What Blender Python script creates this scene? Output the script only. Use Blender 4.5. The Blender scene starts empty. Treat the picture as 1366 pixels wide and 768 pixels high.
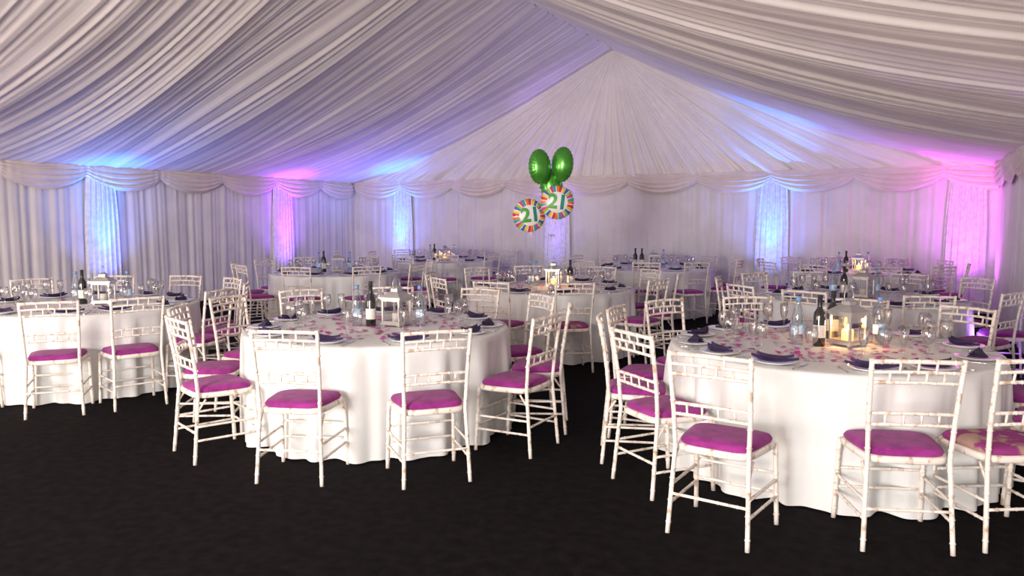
import bpy, bmesh, math, random
import numpy as np
from mathutils import Vector, Matrix
random.seed(7); rng=np.random.RandomState(5)
sc=bpy.context.scene
sc.view_settings.view_transform='Standard'
TH=math.radians(27.7); CT=math.cos(TH); ST=math.sin(TH)
def W(x,y): return (CT*x-ST*y, ST*x+CT*y)
def link(o,parent=None):
    sc.collection.objects.link(o)
    if parent is not None: o.parent=parent
    return o
# ---------------------------------------------------------------- materials
def mat(name,col,rough=.6,metal=0,col2=None,nscale=8,bump=0,bscale=200,sheen=0,emit=None,estr=0,lo=.4,hi=.6,coat=0,ntype='noise',spec=.5):
    m=bpy.data.materials.new(name); m.use_nodes=True
    nt=m.node_tree; b=nt.nodes['Principled BSDF']
    b.inputs['Base Color'].default_value=(*col,1); b.inputs['Roughness'].default_value=rough
    b.inputs['Metallic'].default_value=metal; b.inputs['Sheen Weight'].default_value=sheen
    b.inputs['Coat Weight'].default_value=coat; b.inputs['Specular IOR Level'].default_value=spec
    tc=nt.nodes.new('ShaderNodeTexCoord')
    if col2 is None: col2=tuple(c*.92 for c in col)
    n=nt.nodes.new('ShaderNodeTexNoise'); n.inputs['Scale'].default_value=nscale; n.inputs['Detail'].default_value=5
    nt.links.new(tc.outputs['Object'],n.inputs['Vector'])
    r=nt.nodes.new('ShaderNodeValToRGB'); r.color_ramp.elements[0].position=lo; r.color_ramp.elements[1].position=hi
    r.color_ramp.elements[0].color=(*col2,1); r.color_ramp.elements[1].color=(*col,1)
    nt.links.new(n.outputs['Fac'],r.inputs['Fac']); nt.links.new(r.outputs['Color'],b.inputs['Base Color'])
    if bump>0:
        n2=nt.nodes.new('ShaderNodeTexNoise'); n2.inputs['Scale'].default_value=bscale; n2.inputs['Detail'].default_value=3
        nt.links.new(tc.outputs['Object'],n2.inputs['Vector'])
        bp=nt.nodes.new('ShaderNodeBump'); bp.inputs['Strength'].default_value=bump; bp.inputs['Distance'].default_value=.01
        nt.links.new(n2.outputs['Fac'],bp.inputs['Height']); nt.links.new(bp.outputs['Normal'],b.inputs['Normal'])
    if emit: b.inputs['Emission Color'].default_value=(*emit,1); b.inputs['Emission Strength'].default_value=estr
    return m
def glassmat(name,tint=(1,1,1),blend=.35,base=.06):
    m=bpy.data.materials.new(name); m.use_nodes=True; nt=m.node_tree; nt.nodes.clear()
    o=nt.nodes.new('ShaderNodeOutputMaterial'); mx=nt.nodes.new('ShaderNodeMixShader')
    t=nt.nodes.new('ShaderNodeBsdfTransparent'); t.inputs[0].default_value=(*tint,1)
    g=nt.nodes.new('ShaderNodeBsdfGlossy'); g.inputs['Roughness'].default_value=.05
    lw=nt.nodes.new('ShaderNodeLayerWeight'); lw.inputs['Blend'].default_value=blend
    ad=nt.nodes.new('ShaderNodeMath'); ad.operation='ADD'; ad.inputs[1].default_value=base; ad.use_clamp=True
    nt.links.new(lw.outputs['Facing'],ad.inputs[0]); nt.links.new(ad.outputs[0],mx.inputs[0])
    nt.links.new(t.outputs[0],mx.inputs[1]); nt.links.new(g.outputs[0],mx.inputs[2]); nt.links.new(mx.outputs[0],o.inputs[0])
    return m
M_ceil=mat('ivory_satin_lining',(.89,.85,.83),.6,bump=.05,bscale=60,sheen=.1,nscale=1.2)
M_wall=mat('white_wall_lining',(.82,.79,.80),.65,bump=.05,bscale=90,sheen=.1,nscale=2)
M_swag=mat('ivory_swag_fabric',(.82,.73,.68),.6,sheen=.1,nscale=3)
M_lace=mat('white_voile_drape',(.86,.86,.88),.8,col2=(.74,.74,.78),nscale=14,bump=.08,bscale=40)
M_floor=mat('black_carpet',(.011,.009,.010),.95,col2=(.0045,.004,.0045),nscale=14,bump=.6,bscale=300,spec=.08,lo=.35,hi=.65)
M_cloth=mat('white_tablecloth',(.80,.82,.81),.8,bump=.08,bscale=500,nscale=3,lo=.3)
M_chair=mat('limewash_wood',(.87,.81,.74),.5,col2=(.55,.40,.29),nscale=28,lo=.33,hi=.46,bump=.1,bscale=90)
M_pad=mat('magenta_velvet',(.34,.035,.26),.85,col2=(.24,.022,.19),nscale=14,sheen=.12,bump=.3,bscale=120,spec=.2)
M_pad2=mat('patterned_seat_fabric',(.42,.28,.22),.8,col2=(.28,.04,.19),nscale=9,lo=.49,hi=.56,spec=.2)
M_plate=mat('white_china',(.86,.86,.86),.15,coat=.5)
M_nap=mat('dark_purple_napkin',(.038,.022,.085),.8,col2=(.025,.015,.06),nscale=30)
M_metal=mat('cutlery_steel',(.75,.75,.76),.18,metal=1)
M_lant=mat('brushed_lantern_metal',(.62,.62,.60),.35,metal=.7,nscale=15)
M_glass=glassmat('clear_glass')
M_pane=glassmat('lantern_glass',blend=.12,base=.04)
M_water=glassmat('water_bottle_glass',(.86,.93,.97),.4,.10)
M_wine=mat('black_wine_glass',(.006,.007,.006),.08,coat=1)
M_foil=mat('bottle_foil',(.02,.02,.025),.35)
M_label=mat('cream_wine_label',(.75,.73,.68),.7)
M_wlab=mat('blue_water_label',(.25,.48,.72),.6,col2=(.7,.8,.9),nscale=40)
M_cap=mat('bottle_cap',(.15,.3,.6),.4)
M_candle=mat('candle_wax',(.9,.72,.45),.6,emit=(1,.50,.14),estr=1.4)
M_flame=mat('candle_flame',(1,.8,.4),.5,emit=(1,.62,.2),estr=30)
M_petal=mat('pink_petals',(.52,.03,.30),.6,col2=(.66,.14,.46),nscale=12)
M_green=mat('green_foil',(.09,.42,.05),.25,metal=.6,nscale=4,coat=.5)
M_silver=mat('silver_foil',(.8,.8,.82),.2,metal=.8)
M_bw=mat('white_foil',(.85,.85,.86),.3,coat=.4)
STR=[mat('stripe_'+n,c,.3,coat=.5) for n,c in (('orange',(.85,.22,.04)),('teal',(.03,.38,.42)),('pink',(.70,.06,.26)),('lime',(.38,.58,.06)),('blue',(.05,.14,.55)),('yellow',(.85,.62,.08)),('red',(.65,.04,.04)))]
NS=len(STR)
M_dg=mat('digit_green',(.07,.36,.05),.4); M_dp=mat('digit_teal',(.02,.24,.20),.4)
M_rib=mat('ribbon',(.75,.75,.75),.4)
M_can=mat('uplighter_black',(.015,.015,.017),.45)
# ---------------------------------------------------------------- mesh builder
class MB:
    def __init__(s): s.v=[]; s.f=[]; s.m=[]; s.sm=[]
    def ring(s,c,ax,r,seg,ref=None):
        ax=Vector(ax).normalized()
        ref=Vector((1,0,0)) if abs(ax.x)<.9 else Vector((0,1,0))
        a=ax.cross(ref).normalized(); b=ax.cross(a)
        i0=len(s.v)
        for k in range(seg):
            t=2*math.pi*k/seg
            s.v.append(tuple(Vector(c)+a*r*math.cos(t)+b*r*math.sin(t)))
        return i0
    def sweep(s,pts,rad,seg=8,mi=0,cap=True):
        prev=None; n=len(pts)
        for i,p in enumerate(pts):
            p=Vector(p)
            ax=(Vector(pts[min(i+1,n-1)])-Vector(pts[max(i-1,0)]))
            r=rad[i] if isinstance(rad,(list,tuple)) else rad
            i0=s.ring(p,ax,r,seg)
            if prev is not None:
                for k in range(seg):
                    s.f.append((prev+k,prev+(k+1)%seg,i0+(k+1)%seg,i0+k)); s.m.append(mi); s.sm.append(True)
            elif cap:
                s.f.append(tuple(i0+k for k in range(seg))[::-1]); s.m.append(mi); s.sm.append(False)
            prev=i0
        if cap: s.f.append(tuple(prev+k for k in range(seg))); s.m.append(mi); s.sm.append(False)
    def bamboo(s,pts,r,gap=.11,mi=0,seg=8):
        P=[Vector(p) for p in pts]; out=[];rad=[]
        for a,b in zip(P[:-1],P[1:]):
            L=(b-a).length; n=max(1,round(L/gap))
            for k in range(n):
                for fr,rr in ((0,.97),(.42,.97),(.47,1.0),(.5,1.28),(.53,1.0),(.58,.97)):
                    out.append(a.lerp(b,(k+fr)/n)); rad.append(r*rr)
        out.append(P[-1]); rad.append(r*.96)
        s.sweep(out,rad,seg,mi)
    def lathe(s,prof,seg=24,c=(0,0,0),mi=0):
        base=len(s.v)
        for p in prof:
            for k in range(seg):
                t=2*math.pi*k/seg; s.v.append((c[0]+p[0]*math.cos(t),c[1]+p[0]*math.sin(t),c[2]+p[1]))
        for i in range(len(prof)-1):
            m=prof[i][2] if len(prof[i])>2 else mi
            for k in range(seg):
                a=base+i*seg+k; b=base+i*seg+(k+1)%seg
                s.f.append((a,b,b+seg,a+seg)); s.m.append(m); s.sm.append(True)
    def box(s,c,d,mi=0,top=1.0):
        i=len(s.v); x,y,z=[q/2 for q in d]
        for sz,k in ((-1,1),(1,top)):
            for sx,sy in ((-1,-1),(1,-1),(1,1),(-1,1)): s.v.append((c[0]+sx*x*k,c[1]+sy*y*k,c[2]+sz*z))
        for f in ((3,2,1,0),(4,5,6,7),(0,1,5,4),(1,2,6,5),(2,3,7,6),(3,0,4,7)):
            s.f.append(tuple(i+q for q in f)); s.m.append(mi); s.sm.append(False)
    def poly(s,pts,mi=0):
        i=len(s.v); s.v+= [tuple(p) for p in pts]; s.f.append(tuple(range(i,i+len(pts)))); s.m.append(mi); s.sm.append(False)
    def mesh(s,name,mats):
        me=bpy.data.meshes.new(name); me.from_pydata(s.v,[],s.f)
        for m in mats: me.materials.append(m)
        me.polygons.foreach_set('material_index',s.m); me.polygons.foreach_set('use_smooth',s.sm); me.update()
        return me
def grid_mesh(name,P,m,closed=False):
    n,k,_=P.shape
    me=bpy.data.meshes.new(name)
    idx=np.arange(n*k).reshape(n,k)
    a=idx[:-1,:-1];b=idx[1:,:-1];c=idx[1:,1:];d=idx[:-1,1:]
    F=np.stack([a,b,c,d],-1).reshape(-1,4)
    if closed:
        F=np.concatenate([F,np.stack([idx[-1,:-1],idx[0,:-1],idx[0,1:],idx[-1,1:]],-1)])
    me.from_pydata(P.reshape(-1,3).tolist(),[],F.tolist())
    me.materials.append(m); me.polygons.foreach_set('use_smooth',[True]*len(me.polygons)); me.update()
    return me
def obj(name,me,loc=(0,0,0),rz=0,parent=None,scale=None):
    o=bpy.data.objects.new(name,me); o.location=loc; o.rotation_euler=(0,0,rz)
    if scale: o.scale=scale
    return link(o,parent)
def pleats(t,comps,seed):
    r=np.random.RandomState(seed); out=0
    for wl,a in comps:
        w=wl*(.9+.2*r.rand()); ph=r.rand()*6.28; ph2=r.rand()*6.28
        x=2*np.pi*t/w+ph+ .9*np.sin(2*np.pi*t/(w*3.7)+ph2)+.6*np.sin(2*np.pi*t/(w*8.3)+ph)
        out=out+a*(np.abs(np.sin(x/2))**.8*2-1)
    return out
# ---------------------------------------------------------------- room
XL,XR,YN,YF,HW,HR=-12.13,1.23,-8.0,14.8,2.40,4.92
XM=(XL+XR)/2
fl=MB(); fl.box(((XL+XR)/2,(YN+YF)/2,-.05),(XR-XL+.6,YF-YN+.6,.1)); obj('floor',fl.mesh('floor',[M_floor]))
def wall(name,p0,p1,nrm,seed,step=.025):
    p0=np.array(p0,float);p1=np.array(p1,float);L=np.linalg.norm(p1-p0); n=int(L/step)
    u=np.linspace(0,L,n)[:,None]; z=np.linspace(0.0,HW,9)[None,:]
    zz=z/HW
    tt=u+.03*np.sin(u*2.1)*(1-zz)
    d=pleats(tt,((.42,.012),(.21,.011),(.12,.008)),seed)*(1.1-.35*zz)+.035
    P=np.zeros((n,9,3)); dirv=(p1-p0)/L
    P[...,0]=p0[0]+dirv[0]*u+nrm[0]*d; P[...,1]=p0[1]+dirv[1]*u+nrm[1]*d; P[...,2]=z+0*u
    return obj(name,grid_mesh(name,P,M_wall))
wall('wall_left',(XL,YN),(XL,YF),(1,0),1)
wall('wall_far',(XL,YF),(XR,YF),(0,-1),2)
wall('wall_right',(XR,YF),(XR,YN),(-1,0),3)
wall('wall_near',(XR,YN),(XL,YN),(0,1),4,.06)
def slope(side,seed):
    ny=1500; ns=40
    y=np.linspace(YN,YF,ny)[:,None]; s=np.linspace(0,1,ns)[None,:]
    xe=XL if side<0 else XR
    sag=.28*np.sin(np.pi*s**.85)
    kk=1.0 if side<0 else .45
    tt=y+ kk*.26*np.sin(np.pi*s)*np.sin(y*1.1+seed)+kk*.07*np.sin(s*5+y*2.3)+.15*s*np.sin(y*.7+2)
    env=(.45+.55*np.sin(np.pi*s)**.6)
    d=pleats(tt,((.70,.014),(.36,.010),(.19,.009),(.11,.005),(.075,.003)),seed)*env
    big=.04*np.sin(tt*2*np.pi/1.9)*np.sin(np.pi*s)
    P=np.zeros((ny,ns,3))
    P[...,0]=xe+(XM-xe)*s+0*y; P[...,1]=y+0*s; P[...,2]=HW+(HR-HW)*s-sag+d+big
    return grid_mesh('c',P,M_ceil)
o1=obj('ceiling',slope(-1,11)); o2=obj('c2',slope(1,23))
def gable(yg,sgn,seed,n=620):
    p=np.linspace(0,1,n)[:,None]; q=np.linspace(.0,1,26)[None,:]
    bx=XL+(XR-XL)*p
    t=(np.arctan2(bx-XM,HR-HW)/1.21)*6.7
    d=pleats(t,((.75,.035),(.4,.028),(.22,.018),(.13,.009)),seed)*(q**.6)*(.5+.5*q)
    P=np.zeros((n,26,3)); P[...,0]=XM+(bx-XM)*q; P[...,1]=yg+sgn*(.06+.22*np.sin(np.pi*q)*.6+d); P[...,2]=HR+(HW-HR)*q+0*p
    return grid_mesh('g',P,M_ceil)
o3=obj('gable_lining',gable(YF,-1,31,900)); 
o4=obj('g2',gable(YN,1,37,300))
bpy.ops.object.select_all(action='DESELECT')
for o in (o1,o2,o3,o4): o.select_set(True)
bpy.context.view_layer.objects.active=o1; bpy.ops.object.join()
# swag valance
def valance(name,p0,p1,nrm,seed,w=1.5,ph=0):
    p0=np.array(p0,float);p1=np.array(p1,float);L=np.linalg.norm(p1-p0); n=int(L/.03); nv=26
    u=np.linspace(0,L,n)[:,None]; v=np.linspace(0,1,nv)[None,:]
    p=((u+ph)%w)/w; sp=np.sin(np.pi*p)
    D=.15+.27*sp**.75
    outw=.05+ .09*np.sin(np.pi*v**.8)**.7*(.5+.5*sp) + .024*np.sin(2*np.pi*v*5.0+.6*np.sin(u*3))*(.25+.75*sp)+.012*np.sin(u*50)*(1-sp)
    z=HW+.05 - v*D - .03*(1-sp)*v
    P=np.zeros((n,nv,3)); dv=(p1-p0)/L
    P[...,0]=p0[0]+dv[0]*u+nrm[0]*(outw+.04); P[...,1]=p0[1]+dv[1]*u+nrm[1]*(outw+.04); P[...,2]=z
    return obj(name,grid_mesh(name,P,M_swag))
valance('swag_valance_left',(XL,YN),(XL,YF-.2),(1,0),1,1.40,.86)
valance('swag_valance_far',(XL,YF),(XR,YF),(0,-1),2,1.38,-.11)
valance('swag_valance_right',(XR,YF-.2),(XR,YN),(-1,0),3,1.4,0)
# uplighters and sheer pillar drapes
BL=(.015,.24,1); VI=(.42,.04,1); PK=(1,.03,.78)
ups=[('L',8.19,BL,1.2),('L',12.34,VI,1.3),('F',-10.63,BL,1.35),('F',-6.66,(.30,.16,1),.4),('F',-2.33,BL,1.3),('F',.75,PK,1.2),
     ('L',3.7,VI,.7),('R',8.6,(.45,.08,1),.7)]
cm=MB(); cm.lathe([(0,.02),(.07,.02),(.085,.03),(.085,.17),(.075,.175),(.07,.15),(0,.15)],20); cm.box((0,0,.01),(.2,.2,.02)); CAN=cm.mesh('uplighter',[M_can])
def sheer():
    n=150; a=np.linspace(-1,1,n)[:,None]; z=np.linspace(0.01,HW-.05,16)[None,:]
    zz=z/HW
    wd=.30*(1-.15*np.exp(-((zz-1)/.25)**2))*(1+.06*(1-zz))
    y=-(.035*(1-a**2)+.012*np.sin(a*21+.6*np.sin(z*2))+.006*np.sin(a*41+1))
    P=np.stack([a*wd,y+0*z,z+0*a],-1)
    return grid_mesh('voile_pillar_drape',P,M_lace)
SHE=sheer()
for side,c,col,k in ups:
    if side=='L': pos=(XL+.50,c); base=(XL+.085,c); d=Vector((-.27,0,2.2)); rz=math.pi/2
    elif side=='R': pos=(XR-.50,c); base=(XR-.085,c); d=Vector((.27,0,2.2)); rz=-math.pi/2
    else: pos=(c,YF-.50); base=(c,YF-.085); d=Vector((0,.27,2.2)); rz=0
    obj('voile_pillar_drape',SHE,(base[0],base[1],0),rz)
    obj('uplighter',CAN,(pos[0],pos[1],0))
    for en,sz,cc in ((400,40,col),(150,108,tuple(.5*q+.5*w_ for q,w_ in zip(col,(.30,.22,1))))):
        l=bpy.data.lights.new('uplight','SPOT'); l.energy=en*k; l.color=cc; l.spot_size=math.radians(sz); l.spot_blend=1; l.shadow_soft_size=.06
        lo=link(bpy.data.objects.new('uplight_lamp',l)); lo.location=(pos[0],pos[1],.19); 
        dd=d if sz<60 else Vector((-d.x*1.2,-d.y*1.2,d.z))
        lo.rotation_euler=dd.to_track_quat('-Z','Y').to_euler()
# ---------------------------------------------------------------- chair
def make_chair(pad):
    b=MB()
    R=.0122
    for sx in (-1,1):
        b.bamboo([(sx*.20,-.225,0),(sx*.183,-.185,.44),(sx*.19,-.20,.62),(sx*.20,-.245,.92)],R)
        b.bamboo([(sx*.215,.19,0),(sx*.205,.165,.43)],R*1.05)
        for z,zz in ((.15,.15),(.24,.24)):
            b.bamboo([(sx*.195,-.21,z),(sx*.212,.18,zz)],.008,.13)
        b.sweep([(sx*.19,-.19,.34),(sx*.19,-.14,.41)],.007,6)
    for z in (.17,.27): b.bamboo([(-.21,.182,z),(.21,.182,z)],.008,.10)
    b.bamboo([(-.19,-.21,.20),(.19,-.21,.20)],.008,.10)
    def yb(z): return -.19-.055*max(0,(z-.62))/.30 if z>.62 else -.185-.005
    def rail(z,r,bow=.018,w=.197):
        pts=[( w*t, yb(z)-bow*(1-t*t), z+.006*(1-t*t)) for t in (-1,-.6,-.2,.2,.6,1)]
        b.bamboo(pts,r,.09)
    rail(.905,.0115); rail(.855,.009); rail(.805,.009); rail(.655,.009); rail(.60,.009)
    for t in (-.6,-.2,.2,.6):
        for z0,z1 in ((.805,.855),(.60,.655)):
            bw=.018*(1-t*t)
            b.sweep([(.197*t,yb(z0)-bw,z0),(.197*t,yb(z1)-bw,z1)],.006,6)
    for t in (-.4,0,.4):
        b.sweep([(.197*t,yb(.855)-.016,.855),(.197*t,yb(.905)-.016,.905)],.006,6)
    def outline(k,z,inset=0):
        pts=[]
        for i in range(40):
            t=2*math.pi*i/40; c,s_=math.cos(t),math.sin(t)
            e=.42
            x=math.copysign(abs(c)**e,c); y=math.copysign(abs(s_)**e,s_)
            hw=.208+.018*y
            pts.append((x*(hw-inset),(y*(.195-inset)-.005),z))
        return pts
    def rings(lst,mi):
        i0=len(b.v)
        for L in lst: b.v+=L
        for j in range(len(lst)-1):
            for k in range(40):
                a=i0+j*40+k; c=i0+j*40+(k+1)%40
                b.f.append((a,c,c+40,a+40)); b.m.append(mi); b.sm.append(True)
        b.f.append(tuple(i0+(len(lst)-1)*40+k for k in range(40))); b.m.append(mi); b.sm.append(True)
        b.f.append(tuple(i0+k for k in range(40))[::-1]); b.m.append(mi); b.sm.append(False)
    rings([outline(0,.415,.006),outline(0,.42,0),outline(0,.443,0),outline(0,.449,.008)],0)
    rings([outline(0,.448,.016),outline(0,.462,.010),outline(0,.478,.020),outline(0,.487,.05),outline(0,.490,.10)],1)
    return b.mesh('dining_chair',[M_chair,pad])
CH=make_chair(M_pad); CH2=make_chair(M_pad2)
# ---------------------------------------------------------------- table items
TR=.98
def cloth(seed):
    r=np.random.RandomState(seed); n=360
    a=np.linspace(0,2*np.pi,n,endpoint=False)[:,None]
    rows=[(0.001,.75,0),(.3,.75,0),(.6,.75,0),(.85,.75,0),(.955,.75,0),(.975,.746,0),(.983,.735,0)]
    for i in range(1,17): rows.append((None,.735-.725*i/16,i/16))
    f=0
    for k,am in ((7,.4),(13,.9),(20,.8),(31,.5),(43,.3)):
        f=f+am*np.sin(a*k+r.rand()*6.28+ .5*np.sin(a*3+r.rand()*6.28))
    f=f/1.6
    f=np.where(f>0,f**.8 if False else np.abs(f)**.75,f)
    P=np.zeros((n,len(rows),3))
    for j,(rr,z,w) in enumerate(rows):
        rad=rr if rr is not None else .983- .002*w + .052*(w**.55)*f
        P[:,j,0:1]=rad*np.cos(a); P[:,j,1:2]=rad*np.sin(a); P[:,j,2]=z
    return grid_mesh('tablecloth',P,M_cloth,True)
def mk(fn,name,mats):
    b=MB(); fn(b); return b.mesh(name,mats)
def f_legs(b):
    b.lathe([(0,.72),(.9,.72),(.9,.742),(0,.742)],32)
    for i in range(4):
        t=i*math.pi/2+.7; b.sweep([(.55*math.cos(t),.55*math.sin(t),0),(.55*math.cos(t),.55*math.sin(t),.72)],.018,8)
LEGS=mk(f_legs,'table_frame',[M_chair])
PLATE=mk(lambda b:b.lathe([(0,.006),(.07,.006),(.08,.009),(.118,.020),(.121,.019),(.118,.016),(.08,.003),(.07,0),(0,0)],32),'dinner_plate',[M_plate])
def f_nap(b):
    for lay,(L,wd,z0,sh) in enumerate(((.135,.052,.0,0),(.105,.038,.014,.008))):
        top=[];n=10
        for i in range(n+1):
            t=-1+2*i/n; w=wd*(1-abs(t)**1.6)+.002
            zc=z0+.018+.016*abs(t)**2
            top.append([(L*t,-w+sh,z0+.003+.016*abs(t)**2),(L*t,-w*.3+sh,zc),(L*t,w*.6+sh,zc*.9),(L*t,w+sh,z0+.003+.016*abs(t)**2)])
        for i in range(n):
            for k in range(3):
                b.poly([top[i][k],top[i+1][k],top[i+1][k+1],top[i][k+1]])
            b.poly([top[i][3],top[i+1][3],top[i+1][0],top[i][0]])
NAP=mk(f_nap,'folded_napkin',[M_nap])
def f_fork(b):
    b.sweep([(0,-.10,.004),(0,-.04,.006),(0,.03,.005),(0,.05,.004)],[.005,.003,.003,.009],8)
    for x in (-.008,-.003,.003,.008): b.sweep([(x,.05,.005),(x,.095,.007)],.0014,5)
def f_knife(b):
    b.sweep([(0,-.11,.005),(0,-.05,.005),(0,0,.005)],[.006,.005,.004],8)
    b.poly([(-.002,0,.005),(.008,.0,.005),(.009,.08,.005),(.003,.11,.005),(-.002,.11,.005)]); b.poly([(-.002,0,.003),(.008,.0,.003),(.009,.08,.003),(.003,.11,.003),(-.002,.11,.003)])
FORK=mk(f_fork,'fork',[M_metal]); KNIFE=mk(f_knife,'knife',[M_metal])
WG=mk(lambda b:b.lathe([(0,.003),(.034,.002),(.034,.004),(.006,.010),(.004,.03),(.004,.085),(.008,.095),(.028,.112),(.037,.14),(.036,.17),(.031,.20),(.029,.20),(.034,.17),(.035,.14),(.026,.115),(0,.10)],20),'wine_glass',[M_glass])
FLU=mk(lambda b:b.lathe([(0,.003),(.030,.002),(.030,.004),(.006,.010),(.0045,.03),(.0045,.07),(.014,.09),(.026,.13),(.028,.17),(.026,.20),(.024,.20),(.026,.17),(.024,.13),(.01,.092),(0,.085)],16),'water_goblet',[M_glass])
WINE=mk(lambda b:b.lathe([(0,0,0),(.036,0,0),(.038,.006,0),(.038,.055,1),(.0383,.056,1),(.0383,.135,0),(.038,.136,0),(.038,.19,0),(.033,.215,0),(.018,.24,0),(.0145,.255,2),(.0145,.312,2),(.0165,.314,2),(.0165,.322,2),(.013,.325,2),(0,.325,2)],24),'wine_bottle',[M_wine,M_label,M_foil])
WAT=mk(lambda b:b.lathe([(0,.004,0),(.034,0,0),(.037,.006,0),(.037,.07,1),(.0375,.071,1),(.0375,.13,0),(.037,.131,0),(.036,.18,0),(.026,.23,0),(.014,.265,0),(.0135,.28,2),(.016,.281,2),(.016,.305,2),(.013,.307,2),(0,.307,2)],24),'water_bottle',[M_water,M_wlab,M_cap])
def f_lant(b):
    s=.082
    for x in (-1,1):
        for y in (-1,1):
            b.box((x*s*.8,y*s*.8,.006),(.02,.02,.012)); b.box((x*(s-.008),y*(s-.008),.115),(.013,.013,.18))
    b.box((0,0,.02),(s*2.15,s*2.15,.016)); b.box((0,0,.207),(s*2.15,s*2.15,.012)); b.box((0,0,.217),(s*2.4,s*2.4,.008))
    b.box((0,0,.24),(s*2.2,s*2.2,.04),0,.42); b.box((0,0,.272),(.06,.06,.025)); b.box((0,0,.292),(.085,.085,.016),0,.25)
    for z in (.034,.195):
        for x,y,dx,dy in ((0,s-.008,s*2,.009),(0,-s+.008,s*2,.009),(s-.008,0,.009,s*2),(-s+.008,0,.009,s*2)): b.box((x,y,z),(dx,dy,.012))
    for x,y,dx,dy in ((0,s-.008,s*2-.02,.002),(0,-s+.008,s*2-.02,.002),(s-.008,0,.002,s*2-.02),(-s+.008,0,.002,s*2-.02)): b.box((x,y,.115),(dx,dy,.155),1)
    pts=[(.045*math.cos(t),0,.315+.045*math.sin(t)) for t in np.linspace(-.9,math.pi+.9,16)]
    b.sweep(pts,.0035,6)
    b.lathe([(0,.028,2),(.036,.028,2),(.036,.095,2),(.030,.10,2),(0,.096,2)],20,mi=2)
def f_lantlit(b):
    f_lant(b); b.lathe([(0,.098,3),(.006,.104,3),(.008,.112,3),(.004,.125,3),(0,.134,3)],10)
M_unlit=mat('unlit_candle_wax',(.8,.76,.68),.6)
LANT=mk(f_lant,'candle_lantern',[M_lant,M_pane,M_unlit]); LANTL=mk(f_lantlit,'candle_lantern_lit',[M_lant,M_pane,M_candle,M_flame])
def petals(seed,n):
    r=random.Random(seed); b=MB()
    for _ in range(n):
        rr=.69*math.sqrt(r.random()); t=r.uniform(0,6.28); x,y=rr*math.cos(t),rr*math.sin(t)
        s=r.uniform(.018,.028); a=r.uniform(0,6.28); tl=r.uniform(-.3,.3)
        pts=[]
        for k in range(12):
            u=2*math.pi*k/12
            hx=.95*math.sin(u)**3; hy=(.8*math.cos(u)-.32*math.cos(2*u)-.12*math.cos(3*u))
            px=s*hx; py=s*hy
            pts.append((x+px*math.cos(a)-py*math.sin(a),y+px*math.sin(a)+py*math.cos(a),.7545+abs(tl)*s+tl*px))
        b.poly(pts)
    return b.mesh('scattered_petals',[M_petal])
# ---------------------------------------------------------------- tables
D=27.7
std=[('wine',-.18,.0),('water',-.27,.05),('water',.20,.1)]
tables=[
 dict(c=(-.467,5.23),sh=.11,ch=[(-131,1.45,6),(-97,1.19,0),(-72,1.22,-14),(-38,1.2,0),(-6,1.2,0),(27,1.19,0),(58,1.2,0),(93,1.19,0),(124,1.2,0),(151,1.19,4),(176,1.2,-3),(-158,1.21,3)],lit=1,n=210,
   items=[('wine',-.175,-.03),('water',-.29,.03),('water',.23,.02),('wine2',.03,.26)]),
 dict(c=(-.46,8.61),ch=None,off=12,lit=0,n=70,items=std),
 dict(c=(-.75,12.82),ch=None,off=5,lit=1,n=40,items=std),
 dict(c=(-3.57,4.62),sh=.12,ch=[(-103,1.19,6),(-67,1.28,-3),(-143,1.2,4),(-172,1.2,-3),(-30,1.2,0),(-5,1.2,0),(28,1.19,0),(60,1.2,0),(95,1.19,0),(128,1.22,0),(158,1.2,0)],lit=0,n=230,
   items=[('wine',-.17,-.03),('water',-.28,.0),('water',.20,-.03),('wine',-.20,.14)]),
 dict(c=(-3.79,8.24),ch=None,off=-81,lit=1,n=100,items=[('wine',.22,.04),('water',-.25,.05),('water',-.18,.16)]),
 dict(c=(-3.85,12.38),ch=None,off=-70,lit=0,n=30,items=[('wine',-.18,.0),('wine',-.28,.05),('water',.20,.1)]),
 dict(c=(-6.96,4.54),sh=.14,ch=[(-72,1.2,4),(-46,1.21,-3),(-14,1.2,0),(14,1.2,0),(45,1.2,0),(76,1.2,0),(108,1.2,0),(140,1.2,0),(172,1.2,0),(-155,1.2,0),(-112,1.2,0)],lit=0,n=70,items=std),
 dict(c=(-7.83,9.1),ch=None,off=-60,lit=0,n=40,items=std),
 dict(c=(-8.24,12.78),ch=None,off=-80,lit=1,n=30,items=std),
]
rr=random.Random(3)
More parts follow.
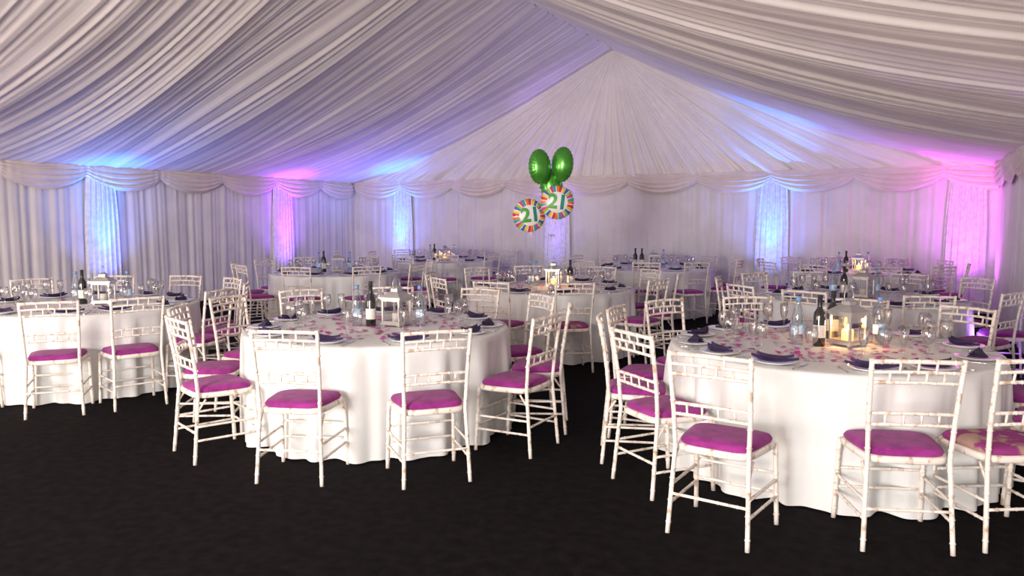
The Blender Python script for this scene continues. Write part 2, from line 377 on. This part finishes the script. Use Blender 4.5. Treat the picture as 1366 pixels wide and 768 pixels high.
for ti,T in enumerate(tables):
    cx,cy=T['c']
    tb=bpy.data.objects.new('round_dining_table',None); tb.location=(cx,cy,0); link(tb)
    obj('tablecloth',cloth(50+ti),(0,0,0),0,tb); obj('table_frame',LEGS,(0,0,0),0,tb)
    obj('scattered_petals',petals(ti,T['n']),(cx,cy,0))
    chs=T['ch'] or [(T['off']+36*i+rr.uniform(-5,5),1.2+rr.uniform(0,.06),rr.uniform(-6,6)) for i in range(10)]
    for i,(ang,r,yw) in enumerate(chs):
        a=math.radians(ang+D)
        dx,dy=math.cos(a),math.sin(a); px,py=-dy,dx
        special=(ti==0 and i==2) or (ti==4 and i==0)
        obj('dining_chair',CH2 if special else CH,(cx+dx*r,cy+dy*r,0),a+math.pi/2+math.radians(yw))
        def put(name,me,rad,off,z=.751,rz=0,sc_=None):
            obj(name,me,(cx+dx*rad+px*off,cy+dy*rad+py*off,z),a+math.pi/2+rz,None,sc_)
        j=rr.uniform(-.01,.01)
        put('dinner_plate',PLATE,.83,j)
        put('folded_napkin',NAP,.83,j,.764,rr.uniform(-.35,.35))
        put('fork',FORK,.84,-.155+j); put('knife',KNIFE,.84,.15+j)
        put('wine_glass',WG,.64+rr.uniform(-.02,.02),.13+j)
        put('water_goblet',FLU,.60+rr.uniform(-.03,.03),.02+j)
    sh=T.get('sh',0)
    def cam(ox,oy):
        w=W(ox+sh,oy); return cx+w[0],cy+w[1]
    x,y=cam(.02,0)
    obj('candle_lantern',LANTL if T['lit'] else LANT,(x,y,.751),TH+.5+ti*.2)
    if T['lit']:
        l=bpy.data.lights.new('candle','POINT'); l.energy=3; l.color=(1,.50,.16); l.shadow_soft_size=.01
        lo=link(bpy.data.objects.new('candle_light',l)); lo.location=(x,y,.751+.15)
    for k,ox,oy in T['items']:
        x,y=cam(ox,oy)
        obj('wine_bottle' if k.startswith('wine') else 'water_bottle',WINE if k.startswith('wine') else WAT,(x,y,.751),rr.uniform(0,6))
# ---------------------------------------------------------------- balloons
BB=bpy.data.objects.new('balloon_bunch',None); BB.location=(-3.79,8.24,0); link(BB)
def prof(r): return max(0,1-r*r)**.55
def balloon_mesh(rx,rz,th,mats,stripes):
    b=MB(); seg=98 if stripes else 96; rads=[0,.15,.3,.45,.55,.62,.7,.78,.85,.91,.96,.99,1.0]
    for side in (-1,1):
        i0=len(b.v)
        for j,q in enumerate(rads):
            for k in range(seg):
                t=2*math.pi*k/seg
                wr=1+.02*math.sin(t*24)*q**6
                y=side*th*prof(q)*(1+.05*math.sin(t*24)*q**4)
                b.v.append((rx*q*wr*math.cos(t),y,rz*q*wr*math.sin(t)))
        for j in range(len(rads)-1):
            for k in range(seg):
                a=i0+j*seg+k; c=i0+j*seg+(k+1)%seg
                f=(a,c,c+seg,a+seg) if side<0 else (a,a+seg,c+seg,c)
                b.f.append(f); b.sm.append(True)
                m_=0
                if stripes and rads[j]>=.62: m_=0 if k%7==6 else 1+((k//7)*2+(k%7)//3)%NS
                b.m.append(m_)
    b.sweep([(0,0,-rz*.97),(0,0,-rz-.02),(0,0,-rz-.05)],[.008,.006,.016],8)
    return b.mesh('foil_balloon',mats)
GM=balloon_mesh(.135,.205,.10,[M_green],False)
SM=balloon_mesh(.195,.195,.085,[M_bw]+STR,True)
def digit(ch,m,ox,parent):
    cu=bpy.data.curves.new('t','FONT'); cu.body=ch; cu.size=.225; cu.offset=.009; cu.align_x='CENTER'; cu.align_y='CENTER'; cu.resolution_u=6
    to=bpy.data.objects.new('t',cu); link(to); bpy.context.view_layer.update()
    me=bpy.data.meshes.new_from_object(to.evaluated_get(bpy.context.evaluated_depsgraph_get())); bpy.data.objects.remove(to)
    bm=bmesh.new(); bm.from_mesh(me); bmesh.ops.triangulate(bm,faces=bm.faces[:])
    for _ in range(3):
        es=[e for e in bm.edges if e.calc_length()>.02]
        if es: bmesh.ops.subdivide_edges(bm,edges=es,cuts=1); bmesh.ops.triangulate(bm,faces=bm.faces[:])
    for v in bm.verts:
        x=v.co.x+ox; z=v.co.y; r=min(.98,math.hypot(x,z)/.195)
        v.co=Vector((x,-.085*prof(r)-.005,z))
    bm.to_mesh(me); bm.free(); me.materials.clear(); me.materials.append(m)
    o=bpy.data.objects.new('digit_'+ch,me); link(o,parent); return o
def bl(name,me,ox,oy,z,yaw,tilt=0):
    w=W(ox,oy); o=obj(name,me,(w[0],w[1],z),0,BB); o.rotation_euler=(0,tilt,TH+yaw); return o
bs=[(-.15,.0,2.17),(.12,.05,2.20),(.0,.16,1.95),(-.275,-.03,1.60),(.05,-.12,1.75)]
bl('green_balloon',GM,*bs[0],.3,-.05); bl('green_balloon',GM,*bs[1],-.4,.08); bl('green_balloon',GM,*bs[2],.1)
s1=bl('striped_balloon',SM,*bs[3],.15,-.12); s2=bl('striped_balloon',SM,*bs[4],-.05,.12)
for s in (s1,s2): digit('2',M_dg,-.052,s); digit('1',M_dp,.06,s)
rb=MB()
w0=W(-.02,-.20)
for i,(ox,oy,z) in enumerate(bs):
    w=W(ox,oy); zb=z-(.25 if i<3 else .23)
    pts=[(w[0]+(w0[0]-w[0])*min(1,t*1.6)**.6+.012*math.sin(t*14+i),w[1]+(w0[1]-w[1])*min(1,t*1.6)**.6,zb+(.80-zb)*t) for t in np.linspace(0,1,16)]
    rb.sweep(pts,.0016,5)
rb.lathe([(0,.752),(.035,.752),(.04,.77),(.015,.80),(.006,.81),(0,.81)],16,(w0[0],w0[1],0),1)
for k in range(6):
    a=k*1.05
    rb.sweep([(w0[0],w0[1],1.36),(w0[0]+.03*math.cos(a),w0[1]+.03*math.sin(a),1.38),(w0[0]+.05*math.cos(a),w0[1]+.05*math.sin(a),1.33)],[.004,.006,.003],5,0)
obj('balloon_ribbons',rb.mesh('ribbons',[M_rib,M_silver]),(0,0,0),0,BB)
# ---------------------------------------------------------------- lights
def area(name,loc,tgt,size,e,col):
    l=bpy.data.lights.new(name,'AREA'); l.energy=e; l.size=size; l.color=col
    o=link(bpy.data.objects.new(name,l)); o.location=loc; o.rotation_euler=(Vector(tgt)-Vector(loc)).to_track_quat('-Z','Y').to_euler()
area('key_light',(-1.5,-6.8,2.5),(-4.2,8,.9),1.6,780,(1,.96,.93))
area('ceiling_wash',(-8.5,-3.5,.9),(-8.5,2.5,3.6),2.5,400,(1,.77,.64))
area('ceiling_wash',(-2.5,-3.5,.9),(-2.5,2.5,4.0),2.5,400,(1,.86,.79))
w=bpy.data.worlds.new('w'); sc.world=w; w.use_nodes=True; w.node_tree.nodes['Background'].inputs[0].default_value=(.05,.05,.07,1)
cd=bpy.data.cameras.new('camera'); co=link(bpy.data.objects.new('camera',cd)); cd.sensor_width=36; cd.lens=26.88
co.location=(0,0,1.55); co.rotation_euler=(math.radians(90-5.1),0,TH); cd.clip_end=100
sc.camera=co
